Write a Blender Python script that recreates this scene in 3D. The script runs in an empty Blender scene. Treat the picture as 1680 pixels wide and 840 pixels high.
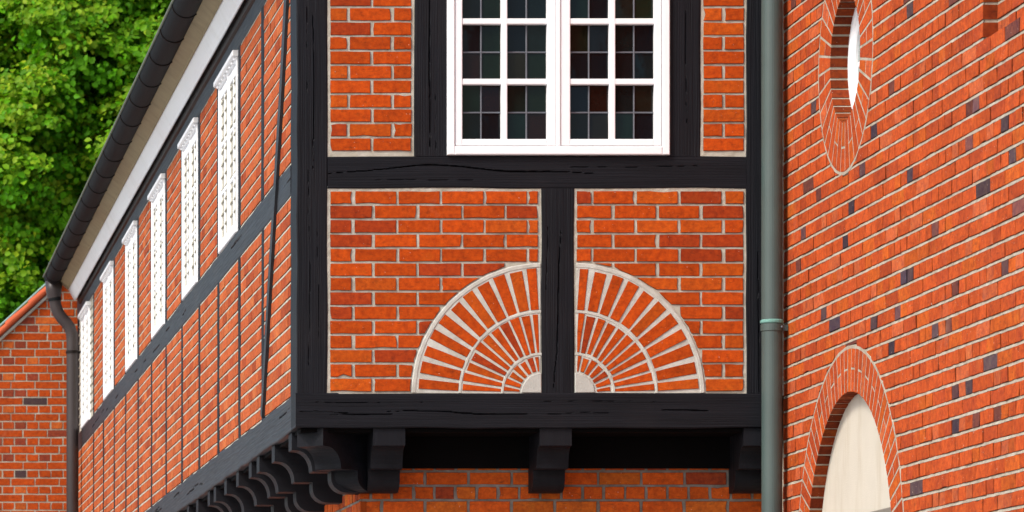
import bpy, math, random
import numpy as np
from mathutils import Vector, Matrix

SC = bpy.context.scene
COL = SC.collection
R = math.radians

# ------------------------------------------------------------------ camera
CAM_H, CAM_D = 1.6, 20.5            # eye height, distance to the front facade
PXM = 350.0                         # photo pixels per metre on the facade plane
PPX, PPY = -310.0, 1268.0           # principal point in photo pixels (shifted lens)
CX = -(487.0 - PPX) / PXM           # the house corner is x = 0
cam_d = bpy.data.cameras.new('camera')
cam = bpy.data.objects.new('camera', cam_d)
COL.objects.link(cam)
cam.location = (CX, -CAM_D, CAM_H)
cam.rotation_euler = (R(90), 0, 0)
cam_d.sensor_width = 36.0
cam_d.lens = 36.0 * PXM * CAM_D / 1680.0
cam_d.shift_x = (840.0 - PPX) / 1680.0
cam_d.shift_y = (PPY - 420.0) / 1680.0
cam_d.clip_end = 2000.0
cam_d.dof.use_dof = True
cam_d.dof.focus_distance = 20.5
cam_d.dof.aperture_fstop = 14.0
SC.camera = cam

# ------------------------------------------------------------------ sky, sun, exposure
SUN_EL, SUN_AZ = 43.0, 235.0        # azimuth from +Y, clockwise: behind the camera, to the left
w = bpy.data.worlds.new('World')
SC.world = w
w.use_nodes = True
nt = w.node_tree
sky = nt.nodes.new('ShaderNodeTexSky')
sky.sky_type = 'NISHITA'
sky.sun_disc = False
sky.sun_elevation = R(SUN_EL)
sky.sun_rotation = R(SUN_AZ)
sky.dust_density = 2.5
sky.air_density = 1.0
bg = nt.nodes['Background']
bg.inputs['Strength'].default_value = 0.12
nt.links.new(sky.outputs[0], bg.inputs[0])
sun_d = bpy.data.lights.new('sun', 'SUN')
sun_d.energy = 1.5
sun_d.angle = R(14)
sun_d.color = (1.0, 0.955, 0.90)
sun = bpy.data.objects.new('sun', sun_d)
COL.objects.link(sun)
sdir = Vector((math.sin(R(SUN_AZ)) * math.cos(R(SUN_EL)), math.cos(R(SUN_AZ)) * math.cos(R(SUN_EL)), math.sin(R(SUN_EL))))
sun.rotation_euler = (-sdir).to_track_quat('-Z', 'Y').to_euler()
sun.location = (-6, -10, 14)
SC.view_settings.view_transform = 'Standard'
SC.view_settings.look = 'None'
SC.view_settings.gamma = 1.0
SC.view_settings.use_curve_mapping = False
SC.view_settings.exposure = 0.95
SC.render.engine = 'CYCLES'
SC.cycles.use_denoising = True
SC.cycles.max_bounces = 8


def fx(px):                          # photo column -> metres on the front facade
    return (px - 487.0) / PXM


def fz(py):                          # photo row -> height on the front facade
    return CAM_H + (PPY - py) / PXM


def project(p):                      # world point -> photo pixel (only to rank bricks by size)
    d = p[1] + CAM_D
    k = PXM * CAM_D / d
    return PPX + (p[0] - CX) * k, PPY - (p[2] - CAM_H) * k


# ------------------------------------------------------------------ materials
def node(nt, t, **kw):
    n = nt.nodes.new(t)
    for k, v in kw.items():
        setattr(n, k, v)
    return n


def base_mat(name, rough=0.8, spec=0.3):
    m = bpy.data.materials.new(name)
    m.use_nodes = True
    nt = m.node_tree
    b = nt.nodes['Principled BSDF']
    b.inputs['Roughness'].default_value = rough
    b.inputs['Specular IOR Level'].default_value = spec
    return m, nt, b


def noise(nt, vec, scale, detail=4, rough=0.55):
    n = node(nt, 'ShaderNodeTexNoise')
    n.inputs['Scale'].default_value = scale
    n.inputs['Detail'].default_value = detail
    n.inputs['Roughness'].default_value = rough
    nt.links.new(vec, n.inputs['Vector'])
    return n.outputs['Fac']


def ramp(nt, fac, stops):
    r = node(nt, 'ShaderNodeValToRGB')
    el = r.color_ramp.elements
    while len(el) < len(stops):
        el.new(0.5)
    for e, (p, c) in zip(el, stops):
        e.position = p
        e.color = (c, c, c, 1) if isinstance(c, (int, float)) else (*c, 1)
    nt.links.new(fac, r.inputs[0])
    return r.outputs[0]


def mix(nt, fac, a, b, mode='MIX'):
    n = node(nt, 'ShaderNodeMix', data_type='RGBA', blend_type=mode)
    for sock, v in ((n.inputs[0], fac), (n.inputs[6], a), (n.inputs[7], b)):
        if isinstance(v, bpy.types.NodeSocket):
            nt.links.new(v, sock)
        elif isinstance(v, (int, float)):
            sock.default_value = v
        else:
            sock.default_value = (*v, 1)
    return n.outputs[2]


def bump(nt, b, h, strength, dist):
    n = node(nt, 'ShaderNodeBump')
    n.inputs['Strength'].default_value = strength
    n.inputs['Distance'].default_value = dist
    nt.links.new(h, n.inputs['Height'])
    nt.links.new(n.outputs[0], b.inputs['Normal'])


def pos(nt, scale=None):
    g = node(nt, 'ShaderNodeNewGeometry')
    if scale is None:
        return g.outputs['Position']
    m = node(nt, 'ShaderNodeMapping')
    m.inputs['Scale'].default_value = scale
    nt.links.new(g.outputs['Position'], m.inputs['Vector'])
    return m.outputs[0]


def make_brick():
    m, nt, b = base_mat('brick', 0.85, 0.10)
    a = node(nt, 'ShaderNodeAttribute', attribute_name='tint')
    p = pos(nt)
    big = noise(nt, p, 9, 3)
    mid = noise(nt, p, 38, 5, 0.65)
    fine = noise(nt, p, 260, 4, 0.7)
    streak = noise(nt, pos(nt, (30, 30, 95)), 1.0, 4, 0.6)
    c = mix(nt, ramp(nt, mid, [(0.30, 0.0), (0.66, 1.0)]), mix(nt, 1.0, a.outputs['Color'], (0.66, 0.58, 0.75), 'MULTIPLY'),
            mix(nt, 1.0, a.outputs['Color'], (1.10, 1.16, 1.05), 'MULTIPLY'))
    c = mix(nt, ramp(nt, streak, [(0.56, 0.0), (0.74, 0.8)]), c, mix(nt, 1.0, a.outputs['Color'], (0.36, 0.50, 0.95), 'MULTIPLY'))
    c = mix(nt, ramp(nt, big, [(0.60, 0.0), (0.78, 0.45)]), c, mix(nt, 1.0, a.outputs['Color'], (1.06, 1.75, 1.5), 'MULTIPLY'))
    smud = noise(nt, p, 17, 9, 0.78)
    c = mix(nt, ramp(nt, smud, [(0.53, 0.0), (0.70, 0.72)]), c, mix(nt, 1.0, a.outputs['Color'], (0.34, 0.42, 0.9), 'MULTIPLY'))
    rain = noise(nt, pos(nt, (4.5, 4.5, 0.5)), 1.0, 5, 0.6)
    c = mix(nt, ramp(nt, rain, [(0.50, 0.0), (0.80, 0.55)]), c, mix(nt, 1.0, c, (0.62, 0.66, 0.8), 'MULTIPLY'))
    bloom = noise(nt, pos(nt, (2.1, 2.1, 1.3)), 1.0, 6, 0.7)
    c = mix(nt, ramp(nt, bloom, [(0.62, 0.0), (0.86, 0.30)]), c, (0.58, 0.34, 0.24))
    pit = noise(nt, p, 150, 2, 0.5)
    c = mix(nt, ramp(nt, pit, [(0.70, 0.0), (0.76, 0.6)]), c, (0.10, 0.03, 0.015))
    c = mix(nt, ramp(nt, noise(nt, p, 120, 1, 0.3), [(0.775, 0.0), (0.80, 0.7)]), c, (0.6, 0.45, 0.36))
    nt.links.new(c, b.inputs['Base Color'])
    h = mix(nt, 0.5, fine, mid)
    bump(nt, b, h, 0.55, 0.004)
    return m


def make_mortar(name, col, dark, lime=0.25):
    m, nt, b = base_mat(name, 0.93, 0.15)
    p = pos(nt)
    c = mix(nt, ramp(nt, noise(nt, p, 14, 5, 0.65), [(0.35, 0.0), (0.70, 1.0)]), dark, col)
    c = mix(nt, ramp(nt, noise(nt, p, 3.2, 3), [(0.55, 0.0), (0.75, lime)]), c, tuple(x * 0.75 + y for x, y in zip(col, (0.02, 0.0, -0.02))))
    nt.links.new(c, b.inputs['Base Color'])
    bump(nt, b, noise(nt, p, 220, 5, 0.7), 0.7, 0.004)
    return m


def make_timber(name, grain, col=(0.0070, 0.0073, 0.0096), spec=0.15):
    sc = [90.0, 90.0, 90.0]
    sc[grain] = 3.0
    m, nt, b = base_mat(name, 0.55, spec)
    p = pos(nt, tuple(sc))
    g1 = noise(nt, p, 1.0, 5, 0.6)
    sc2 = [22.0] * 3
    sc2[grain] = 1.6
    g2 = noise(nt, pos(nt, tuple(sc2)), 1.0, 4, 0.6)
    c = mix(nt, ramp(nt, g2, [(0.30, 0.0), (0.72, 1.0)]), tuple(x * 0.75 for x in col), tuple(x * 1.3 for x in col))
    c = mix(nt, ramp(nt, noise(nt, pos(nt), 2.3, 3), [(0.52, 0.0), (0.8, 0.5)]), c, (col[0] * 2.1, col[1] * 1.7, col[2] * 1.35))
    nt.links.new(c, b.inputs['Base Color'])
    nt.links.new(ramp(nt, g1, [(0.2, 0.48), (0.8, 0.66)]), b.inputs['Roughness'])
    bump(nt, b, mix(nt, 0.25, g1, g2), 0.45, 0.004)
    return m


def make_plain(name, col, rough=0.5, spec=0.4, metal=0.0, var=0.15, scale=12, bmp=0.15, dirt=None):
    m, nt, b = base_mat(name, rough, spec)
    b.inputs['Metallic'].default_value = metal
    p = pos(nt)
    c = mix(nt, noise(nt, p, scale, 5, 0.6), tuple(x * (1 - var) for x in col), tuple(min(x * (1 + var), 0.92) for x in col))
    if dirt:
        c = mix(nt, ramp(nt, noise(nt, pos(nt, (6, 6, 1.2)), 1.0, 5, 0.65), [(0.52, 0.0), (0.78, dirt[1])]), c, dirt[0])
    nt.links.new(c, b.inputs['Base Color'])
    bump(nt, b, noise(nt, p, 160, 4, 0.6), bmp, 0.003)
    return m


def make_glass(i, col):
    m, nt, b = base_mat('window_glass_%d' % i, 0.05, 0.17)
    p = pos(nt)
    c = mix(nt, noise(nt, p, 7, 3), tuple(x * 0.2 for x in col), tuple(x * 0.65 for x in col))
    nt.links.new(c, b.inputs['Base Color'])
    bump(nt, b, noise(nt, p, 9, 2), 0.05, 0.01)
    return m


def make_leaf():
    m, nt, b = base_mat('leaf', 0.5, 0.15)
    a = node(nt, 'ShaderNodeAttribute', attribute_name='tint')
    nt.links.new(a.outputs['Color'], b.inputs['Base Color'])
    tr = node(nt, 'ShaderNodeBsdfTranslucent')
    nt.links.new(mix(nt, 1.0, a.outputs['Color'], (1.5, 1.25, 0.6), 'MULTIPLY'), tr.inputs[0])
    ms = node(nt, 'ShaderNodeMixShader')
    ms.inputs[0].default_value = 0.38
    nt.links.new(b.outputs[0], ms.inputs[1])
    nt.links.new(tr.outputs[0], ms.inputs[2])
    nt.links.new(ms.outputs[0], nt.nodes['Material Output'].inputs[0])
    return m


M = {
    'brick': make_brick(),
    'mortar': make_mortar('mortar_pale', (0.54, 0.52, 0.44), (0.38, 0.35, 0.27)),
    'mortar_cream': make_mortar('mortar_cream', (0.50, 0.45, 0.36), (0.32, 0.27, 0.20)),
    'lime': make_mortar('lime_pointing', (0.60, 0.60, 0.54), (0.44, 0.43, 0.37)),
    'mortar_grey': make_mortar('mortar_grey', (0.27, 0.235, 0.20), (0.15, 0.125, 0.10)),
    'cement': make_plain('cement', (0.44, 0.435, 0.39), 0.9, 0.15, var=0.22, scale=26, bmp=0.8, dirt=((0.33, 0.31, 0.26), 0.4)),
    'tx': make_timber('timber_grain_x', 0), 'ty': make_timber('timber_grain_y_sheen', 1, (0.016, 0.018, 0.022), 0.4), 'tz': make_timber('timber_grain_z', 2),  # ty: sky sheen on the side wall put into a lighter colour
    'jetty_shade': make_plain('shaded_jetty_boards', (0.0035, 0.003, 0.003), 0.8, 0.05, var=0.3),  # jetty boards, deep shade under the overhang put into the colour
    'white': make_plain('white_paint', (0.86, 0.86, 0.86), 0.45, 0.4, var=0.03, scale=6, bmp=0.08),
    'cove': make_plain('white_cove_paint', (0.88, 0.90, 0.90), 0.6, 0.3, var=0.02, scale=5, dirt=((0.62, 0.60, 0.52), 0.3)),
    'soffit': make_plain('weathered_soffit', (0.30, 0.245, 0.145), 0.8, 0.2, var=0.25, scale=9, dirt=((0.14, 0.11, 0.06), 0.6)),
    'brown': make_plain('dark_brown_paint', (0.010, 0.006, 0.005), 0.5, 0.15, var=0.25),
    'downpipe': make_plain('brown_plastic_pipe', (0.040, 0.030, 0.029), 0.38, 0.4, var=0.15, scale=5),
    'gutter': make_plain('brown_plastic', (0.0075, 0.0082, 0.009), 0.72, 0.10, var=0.2, scale=5),
    'bead': make_plain('pale_green_rim', (0.16, 0.19, 0.14), 0.7, 0.3, var=0.3),  # pale grey-green bead on the gutter's outer edge
    'pipe': make_plain('grey_green_paint', (0.060, 0.088, 0.080), 0.42, 0.45, var=0.18, scale=4, dirt=((0.035, 0.05, 0.048), 0.6)),
    'verdigris': make_plain('verdigris', (0.16, 0.34, 0.29), 0.8, 0.2, var=0.5, scale=90, bmp=0.8),
    'lead': make_plain('lead', (0.14, 0.15, 0.17), 0.5, 0.4, metal=0.3, var=0.15),
    'plaster': make_plain('pale_plaster', (0.56, 0.52, 0.43), 0.92, 0.15, var=0.10, scale=5, bmp=0.6, dirt=((0.38, 0.31, 0.20), 0.55)),
    'stone': make_plain('grey_stone', (0.20, 0.18, 0.15), 0.85, 0.2, var=0.25, scale=20),
    'tile': make_plain('clay_tile', (0.52, 0.10, 0.035), 0.75, 0.25, var=0.2, scale=14, bmp=0.5, dirt=((0.30, 0.08, 0.04), 0.5)),
    'zinc': make_plain('green_zinc', (0.22, 0.36, 0.31), 0.6, 0.3, var=0.25, scale=20),
    'bark': make_plain('bark', (0.06, 0.045, 0.03), 0.9, 0.1, var=0.4, scale=20, bmp=1.0),
    'ground': make_plain('gravel', (0.42, 0.42, 0.41), 0.95, 0.1, var=0.3, scale=30, bmp=0.8),
    'door': make_plain('door_paint', (0.05, 0.07, 0.06), 0.5, 0.4),
    'paleglass': make_plain('pale_glass', (0.22, 0.27, 0.25), 0.1, 0.5, var=0.1, bmp=0.02),
    'sky_pane': make_plain('glass_painted_sky_reflection', (0.58, 0.62, 0.64), 0.12, 0.5, var=0.15, bmp=0.02),  # sky reflection seen along the wall painted into the pane colour
    'leaf': make_leaf(),
}
GLASS = [make_glass(i, c) for i, c in enumerate([
    (0.005, 0.009, 0.013), (0.008, 0.022, 0.018), (0.011, 0.021, 0.011), (0.020, 0.007, 0.005),
    (0.016, 0.015, 0.010), (0.008, 0.009, 0.011), (0.006, 0.014, 0.015), (0.017, 0.018, 0.010)])]


# ------------------------------------------------------------------ mesh building
class Frame:                         # a wall plane: point = O + u*U + v*V + n*N
    def __init__(s, O, U, V):
        s.O, s.U, s.V = Vector(O), Vector(U), Vector(V)
        s.N = s.U.cross(s.V)

    def __call__(s, u, v, n=0.0):
        return s.O + s.U * u + s.V * v + s.N * n


FRONT = Frame((0, 0, 0), (1, 0, 0), (0, 0, 1))            # faces -y
LEFT = Frame((0, 0, 0), (0, -1, 0), (0, 0, 1))            # faces -x, u = -y
XR = (1595.0 - 797.0) / PXM
RIGHT = Frame((XR, 0, 0), (0, -1, 0), (0, 0, 1))          # faces -x
OVER = 0.34                                               # overhang of the upper storey
GFRONT = Frame((0, OVER, 0), (1, 0, 0), (0, 0, 1))
GLEFT = Frame((OVER, 0, 0), (0, -1, 0), (0, 0, 1))
YH = 17.0
HOUSE = Frame((0, YH, 0), (1, 0, 0), (0, 0, 1))


class MB:
    def __init__(s):
        s.v, s.f, s.t = [], [], []
        s.tint = (1, 1, 1)

    def add(s, vs, fs):
        b = len(s.v)
        s.v += [tuple(x) for x in vs]
        s.t += [s.tint] * len(vs)
        s.f += [tuple(b + i for i in q) for q in fs]

    def box(s, lo, hi):
        x0, y0, z0 = lo
        x1, y1, z1 = hi
        s.add([(x0, y0, z0), (x1, y0, z0), (x1, y1, z0), (x0, y1, z0), (x0, y0, z1), (x1, y0, z1), (x1, y1, z1), (x0, y1, z1)],
              [(0, 3, 2, 1), (4, 5, 6, 7), (0, 1, 5, 4), (1, 2, 6, 5), (2, 3, 7, 6), (3, 0, 4, 7)])

    def fbox(s, fr, u0, u1, v0, v1, n0, n1):
        s.add([fr(u0, v0, n0), fr(u1, v0, n0), fr(u1, v1, n0), fr(u0, v1, n0), fr(u0, v0, n1), fr(u1, v0, n1), fr(u1, v1, n1), fr(u0, v1, n1)],
              [(0, 3, 2, 1), (4, 5, 6, 7), (0, 1, 5, 4), (1, 2, 6, 5), (2, 3, 7, 6), (3, 0, 4, 7)])

    def bev(s, fr, u0, u1, v0, v1, n0, n1, b=0.004):
        s.slab(fr, [(u0, v0), (u1, v0), (u1, v1), (u0, v1)], n1, n0, b, None)

    def slab(s, fr, poly, front, back, bv, rng, jit=0.0012, tilt=0.0012):
        n = len(poly)
        pts = []
        for u, v in poly:
            if rng:
                u += rng.uniform(-jit, jit)
                v += rng.uniform(-jit, jit)
            pts.append((u, v))
        cu = sum(p[0] for p in pts) / n
        cv = sum(p[1] for p in pts) / n
        if rng and n >= 8 and rng.random() < 0.45:        # a chipped arris or corner
            for _ in range(rng.choice([1, 1, 2])):
                i = rng.randrange(n)
                d = math.hypot(cu - pts[i][0], cv - pts[i][1]) or 1
                k = rng.uniform(0.0025, 0.0065) / d
                pts[i] = (pts[i][0] + (cu - pts[i][0]) * k, pts[i][1] + (cv - pts[i][1]) * k)
        inner = []
        for i, (u, v) in enumerate(pts):
            a, c = pts[i - 1], pts[(i + 1) % n]
            e1 = (u - a[0], v - a[1])
            e2 = (c[0] - u, c[1] - v)
            l1 = math.hypot(*e1) or 1e-6
            l2 = math.hypot(*e2) or 1e-6
            nx = -e1[1] / l1 - e2[1] / l2
            ny = e1[0] / l1 + e2[0] / l2
            ln = math.hypot(nx, ny) or 1e-6
            k = bv / max(0.5, ln / 2)
            inner.append((u + nx / ln * k, v + ny / ln * k))
        ta, tb, tc = (rng.uniform(-tilt, tilt) for _ in range(3)) if rng else (0, 0, 0)
        ex = max(abs(p[0] - cu) for p in pts) or 1
        ey = max(abs(p[1] - cv) for p in pts) or 1
        f = lambda u, v: front + ta * (u - cu) / ex + tb * (v - cv) / ey + tc
        vs = [fr(u, v, back) for u, v in pts] + [fr(u, v, f(u, v) - bv) for u, v in pts] + [fr(u, v, f(u, v)) for u, v in inner]
        fs = []
        for i in range(n):
            j = (i + 1) % n
            fs.append((i, j, n + j, n + i))
            fs.append((n + i, n + j, 2 * n + j, 2 * n + i))
        fs.append(tuple(range(2 * n, 3 * n)))
        s.add(vs, fs)
        if rng:                       # joint shade painted into the sides and arrises, along with edge soiling
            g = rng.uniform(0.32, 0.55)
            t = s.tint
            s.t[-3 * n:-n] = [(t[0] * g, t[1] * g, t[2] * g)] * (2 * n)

    def tube(s, path, rad, seg=12, cap=True):
        path = [Vector(p) for p in path]
        if not hasattr(rad, '__len__'):
            rad = [rad] * len(path)
        b = len(s.v)
        vs, fs = [], []
        up = None
        for i, p in enumerate(path):
            d = (path[min(i + 1, len(path) - 1)] - path[max(i - 1, 0)]).normalized()
            if up is None:
                up = Vector((0, 1, 0)) if abs(d.y) < 0.9 else Vector((0, 0, 1))
            a = d.cross(up).normalized()
            c = a.cross(d)
            up = c
            for k in range(seg):
                t = 2 * math.pi * k / seg
                vs.append(p + (a * math.cos(t) + c * math.sin(t)) * rad[i])
        for i in range(len(path) - 1):
            for k in range(seg):
                k2 = (k + 1) % seg
                fs.append((i * seg + k, i * seg + k2, (i + 1) * seg + k2, (i + 1) * seg + k))
        if cap:
            fs.append(tuple(range(seg - 1, -1, -1)))
            fs.append(tuple(range((len(path) - 1) * seg, len(path) * seg)))
        s.add(vs, fs)

    def prism(s, poly3, off):         # polygon of 3d points extruded by a vector
        n = len(poly3)
        off = Vector(off)
        vs = [Vector(p) for p in poly3] + [Vector(p) + off for p in poly3]
        fs = [tuple(range(n - 1, -1, -1)), tuple(range(n, 2 * n))] + [(i, (i + 1) % n, n + (i + 1) % n, n + i) for i in range(n)]
        s.add(vs, fs)


WL = {}


def link(o, parent, loc):
    COL.objects.link(o)
    WL[o.name] = Vector(loc)
    if parent is not None:
        o.parent = parent
        o.location = Vector(loc) - WL[parent.name]
    else:
        o.location = loc
    return o


def obj(name, mb, mat, parent=None, loc=None, smooth=False, tinted=False, kind=None, label=None):
    n = len(mb.v)
    vs = np.array(mb.v, dtype=np.float64)
    if loc is None:
        loc = (vs.min(0) + vs.max(0)) / 2
    vs = vs - np.array(loc)
    me = bpy.data.meshes.new(name)
    me.from_pydata(vs.tolist(), [], mb.f)
    if tinted:
        at = me.color_attributes.new('tint', 'FLOAT_COLOR', 'POINT')
        c = np.ones((n, 4), dtype=np.float32)
        c[:, :3] = np.array(mb.t)
        at.data.foreach_set('color', c.ravel())
    if smooth:
        me.polygons.foreach_set('use_smooth', [True] * len(me.polygons))
    me.materials.append(M[mat] if isinstance(mat, str) else mat)
    me.update()
    o = bpy.data.objects.new(name, me)
    if kind:
        o['kind'] = kind
    if label:
        o['label'] = label
    return link(o, parent, loc)


def dup(o, parent, loc):              # a copy of one object that shares its mesh
    c = o.copy()
    return link(c, parent, loc)


def thing(name, label, cat, loc, group=None):
    o = bpy.data.objects.new(name, None)
    o.empty_display_size = 0.2
    o['label'] = label
    o['category'] = cat
    if group:
        o['group'] = group
    return link(o, None, loc)


# ------------------------------------------------------------------ brick helpers
def tint_for(rng, wall):
    r = rng.random()
    k = rng.uniform(0.86, 1.10)
    if wall == 'right':
        if r < 0.012:
            c = (0.16, 0.05, 0.035)
        elif r < 0.10:
            c = (0.53, 0.112, 0.036)
        elif r < 0.22:
            c = (0.42, 0.066, 0.018)
        elif r < 0.34:
            c = (0.53, 0.100, 0.016)
        else:
            c = (0.50, 0.081, 0.018)
    elif wall == 'left':
        if r < 0.12:
            c = (0.38, 0.07, 0.02)
        elif r < 0.25:
            c = (0.54, 0.14, 0.04)
        else:
            c = (0.50, 0.108, 0.030)
    elif wall == 'house':
        if r < 0.012:
            c = (0.07, 0.042, 0.04)
        elif r < 0.13:
            c = (0.27, 0.05, 0.022)
        elif r < 0.28:
            c = (0.50, 0.105, 0.02)
        else:
            c = (0.45, 0.066, 0.009)
    elif wall == 'ground':
        if r < 0.12:
            c = (0.34, 0.055, 0.018)
        elif r < 0.3:
            c = (0.54, 0.12, 0.016)
        else:
            c = (0.56, 0.092, 0.012)
    else:
        if r < 0.13:
            c = (0.36, 0.046, 0.009)
        elif r < 0.30:
            c = (0.50, 0.084, 0.008)
        else:
            c = (0.49, 0.067, 0.006)
    return tuple(x * k for x in c)


def rect10(u0, u1, v0, v1):
    du, dv = u1 - u0, (v0 + v1) / 2
    if du < 0.08:
        return [(u0, v0), ((u0 + u1) / 2, v0), (u1, v0), (u1, dv), (u1, v1), ((u0 + u1) / 2, v1), (u0, v1), (u0, dv)]
    return [(u0, v0), (u0 + du * .33, v0), (u0 + du * .68, v0), (u1, v0), (u1, dv), (u1, v1), (u0 + du * .66, v1), (u0 + du * .3, v1), (u0, v1), (u0, dv)]


def rect4(u0, u1, v0, v1):
    return [(u0, v0), (u1, v0), (u1, v1), (u0, v1)]


def clip_slices(u0, u1, v0, v1, lim, m=5, least=0.010):
    """rectangle cut by lim(v, u0, u1) -> (u0, u1) or None, sampled in m slices; returns a polygon or None"""
    L, Rr = [], []
    cut = False
    for i in range(m):
        v = v0 + (v1 - v0) * i / (m - 1)
        q = lim(v, u0, u1)
        if q is None or q[1] - q[0] < least:
            cut = True
            continue
        if abs(q[0] - u0) > 1e-6 or abs(q[1] - u1) > 1e-6:
            cut = True
        L.append((q[0], v))
        Rr.append((q[1], v))
    if not cut:
        return rect10(u0, u1, v0, v1)
    if len(L) < 2:
        return None
    return [L[0]] + Rr + L[:0:-1]


def fill(u0, u1, L, joint, off, rng, jit=0.002):
    """brick intervals of one course between u0 and u1; off shifts the bond"""
    out = []
    a = u0 - off
    while a < u1 - 1e-6:
        b = a + L
        s, e = max(a, u0), min(b, u1)
        if e - s > 0.022:
            if b < u1:
                e += rng.uniform(-jit, jit)
            out.append((s, e))
        elif out and e > s:
            out[-1] = (out[-1][0], e)
        a = b + joint
    return out


def in_frame(p, m=0):
    x, y = project(p)
    return -m <= x <= 1680 + m and -m <= y <= 840 + m


BURNT = [(1498, 14), (1335, 176), (1446, 233), (1414, 276), (1490, 289), (1606, 170), (1653, 200), (1585, 237), (1665, 252), (1621, 306), (1665, 344),
         (1398, 337), (1326, 400), (1388, 395), (1530, 380), (1480, 457), (1490, 451), (1377, 531), (1431, 532), (1532, 543), (1469, 513), (1342, 495),
         (1620, 592), (1470, 592), (1645, 441), (1564, 642), (1511, 795), (1575, 720), (1590, 635)]
WIDE = {(1621, 306), (1665, 344), (1620, 592), (1511, 795), (1377, 531)}
_br = random.Random(99)


def burnt_set(ranked):
    """the over-fired bricks of the big wall: the brick nearest each spot noted on the photograph"""
    out = {}
    pr_ = [(project(t[5]), t[2]) for t in ranked if t[0] > 0]
    if not pr_:
        return out
    for x, y in BURNT:
        wide = (x, y) in WIDE
        cand = [q for q in pr_ if (max(p[0] for p in q[1]) - min(p[0] for p in q[1]) > 0.13) == wide]
        pl = min(cand, key=lambda q: (q[0][0] - x) ** 2 + (q[0][1] - y) ** 2)[1]
        k = _br.uniform(1.1, 2.0)
        c = _br.choice([(0.045, 0.030, 0.036), (0.06, 0.036, 0.036), (0.12, 0.042, 0.034), (0.09, 0.042, 0.04)])
        out[id(pl)] = tuple(v * k for v in c)
    return out


def bricks_out(parent, fr, items, wall, rng, front, back, bv, limit=10 ** 9, name='brick', rest_name='brickwork', jit=0.0012, mat='brick', tilt=0.0012):
    """items: polygons. The largest in view (up to limit) become objects, the rest one mesh returned in an MB"""
    ranked = []
    for poly in items:
        fr2, pl, fo, ba = poly if isinstance(poly, tuple) else (fr, poly, front, back)
        us = [p[0] for p in pl]
        vs = [p[1] for p in pl]
        c = fr2((min(us) + max(us)) / 2, (min(vs) + max(vs)) / 2, fo)
        a, b = project(fr2(min(us), min(vs), fo)), project(fr2(max(us), max(vs), fo))
        area = abs(a[0] - b[0]) * abs(a[1] - b[1]) if in_frame(c) else 0
        ranked.append((area, fr2, pl, fo, ba, c))
    ranked.sort(key=lambda t: -t[0])
    rest = MB()
    n = 0
    burnt = burnt_set(ranked) if wall == 'right' and name == 'brick' else {}
    for area, fr2, pl, fo, ba, c in ranked:
        t = burnt.get(id(pl)) or tint_for(rng, wall)
        if area > 0 and n < limit:
            mb = MB()
            mb.tint = t
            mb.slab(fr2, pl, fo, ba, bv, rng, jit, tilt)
            obj(name, mb, mat, parent, loc=c, tinted=True)
            n += 1
        else:
            rest.tint = t
            if len(pl) in (8, 10):
                us = [p[0] for p in pl]
                vs = [p[1] for p in pl]
                full = all(min(abs(u - min(us)), abs(u - max(us)), abs(v - min(vs)), abs(v - max(vs))) < 1e-5 for u, v in pl)
                if full:
                    pl = rect4(min(us), max(us), min(vs), max(vs))
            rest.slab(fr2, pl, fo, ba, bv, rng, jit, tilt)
    return rest, n


def merge(a, b):
    o = len(a.v)
    a.v += b.v
    a.t += b.t
    a.f += [tuple(i + o for i in q) for q in b.f]


def sheet(fr, u0, u1, v0, v1, n, step=0.05, rough=0.0, seed=0, keep=None, nfun=None):
    """a wall sheet as a grid, with a little unevenness"""
    rng = np.random.default_rng(seed)
    nu, nv = max(1, int(round((u1 - u0) / step))), max(1, int(round((v1 - v0) / step)))
    mb = MB()
    U = np.linspace(u0, u1, nu + 1)
    V = np.linspace(v0, v1, nv + 1)
    h = rng.uniform(-rough, rough, (nu + 1, nv + 1))
    vs = [fr(U[i], V[j], (nfun(U[i], V[j]) if nfun else n) + h[i, j]) for i in range(nu + 1) for j in range(nv + 1)]
    fs = []
    for i in range(nu):
        for j in range(nv):
            if keep and not keep((U[i] + U[i + 1]) / 2, (V[j] + V[j + 1]) / 2):
                continue
            a = i * (nv + 1) + j
            fs.append((a, a + nv + 1, a + nv + 2, a + 1))
    mb.add(vs, fs)
    return mb


def bed_joint(mb, fr, u0, u1, va, vb, n_low, n_top, back, rng, step=0.05, keep=None):
    """struck bed joint: flush at its lower edge, set back at its upper edge"""
    n = max(1, int(round((u1 - u0) / step)))
    vs, fs = [], []
    for i in range(n + 1):
        u = u0 + (u1 - u0) * i / n
        a, b = rng.uniform(-0.0012, 0.0012), rng.uniform(-0.0014, 0.0014)
        vs += [fr(u, va - 0.002 + a, back), fr(u, va + a, n_low + rng.uniform(-.0006, .0006)), fr(u, vb + b, n_top + rng.uniform(-.0006, .0006)), fr(u, vb + b, back)]
    for i in range(n):
        um = u0 + (u1 - u0) * (i + 0.5) / n
        if keep and not keep(um, (va + vb) / 2):
            continue
        for j in range(3):
            fs.append((i * 4 + j, i * 4 + 4 + j, i * 4 + 5 + j, i * 4 + 1 + j))
    mb.add(vs, fs)


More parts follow.
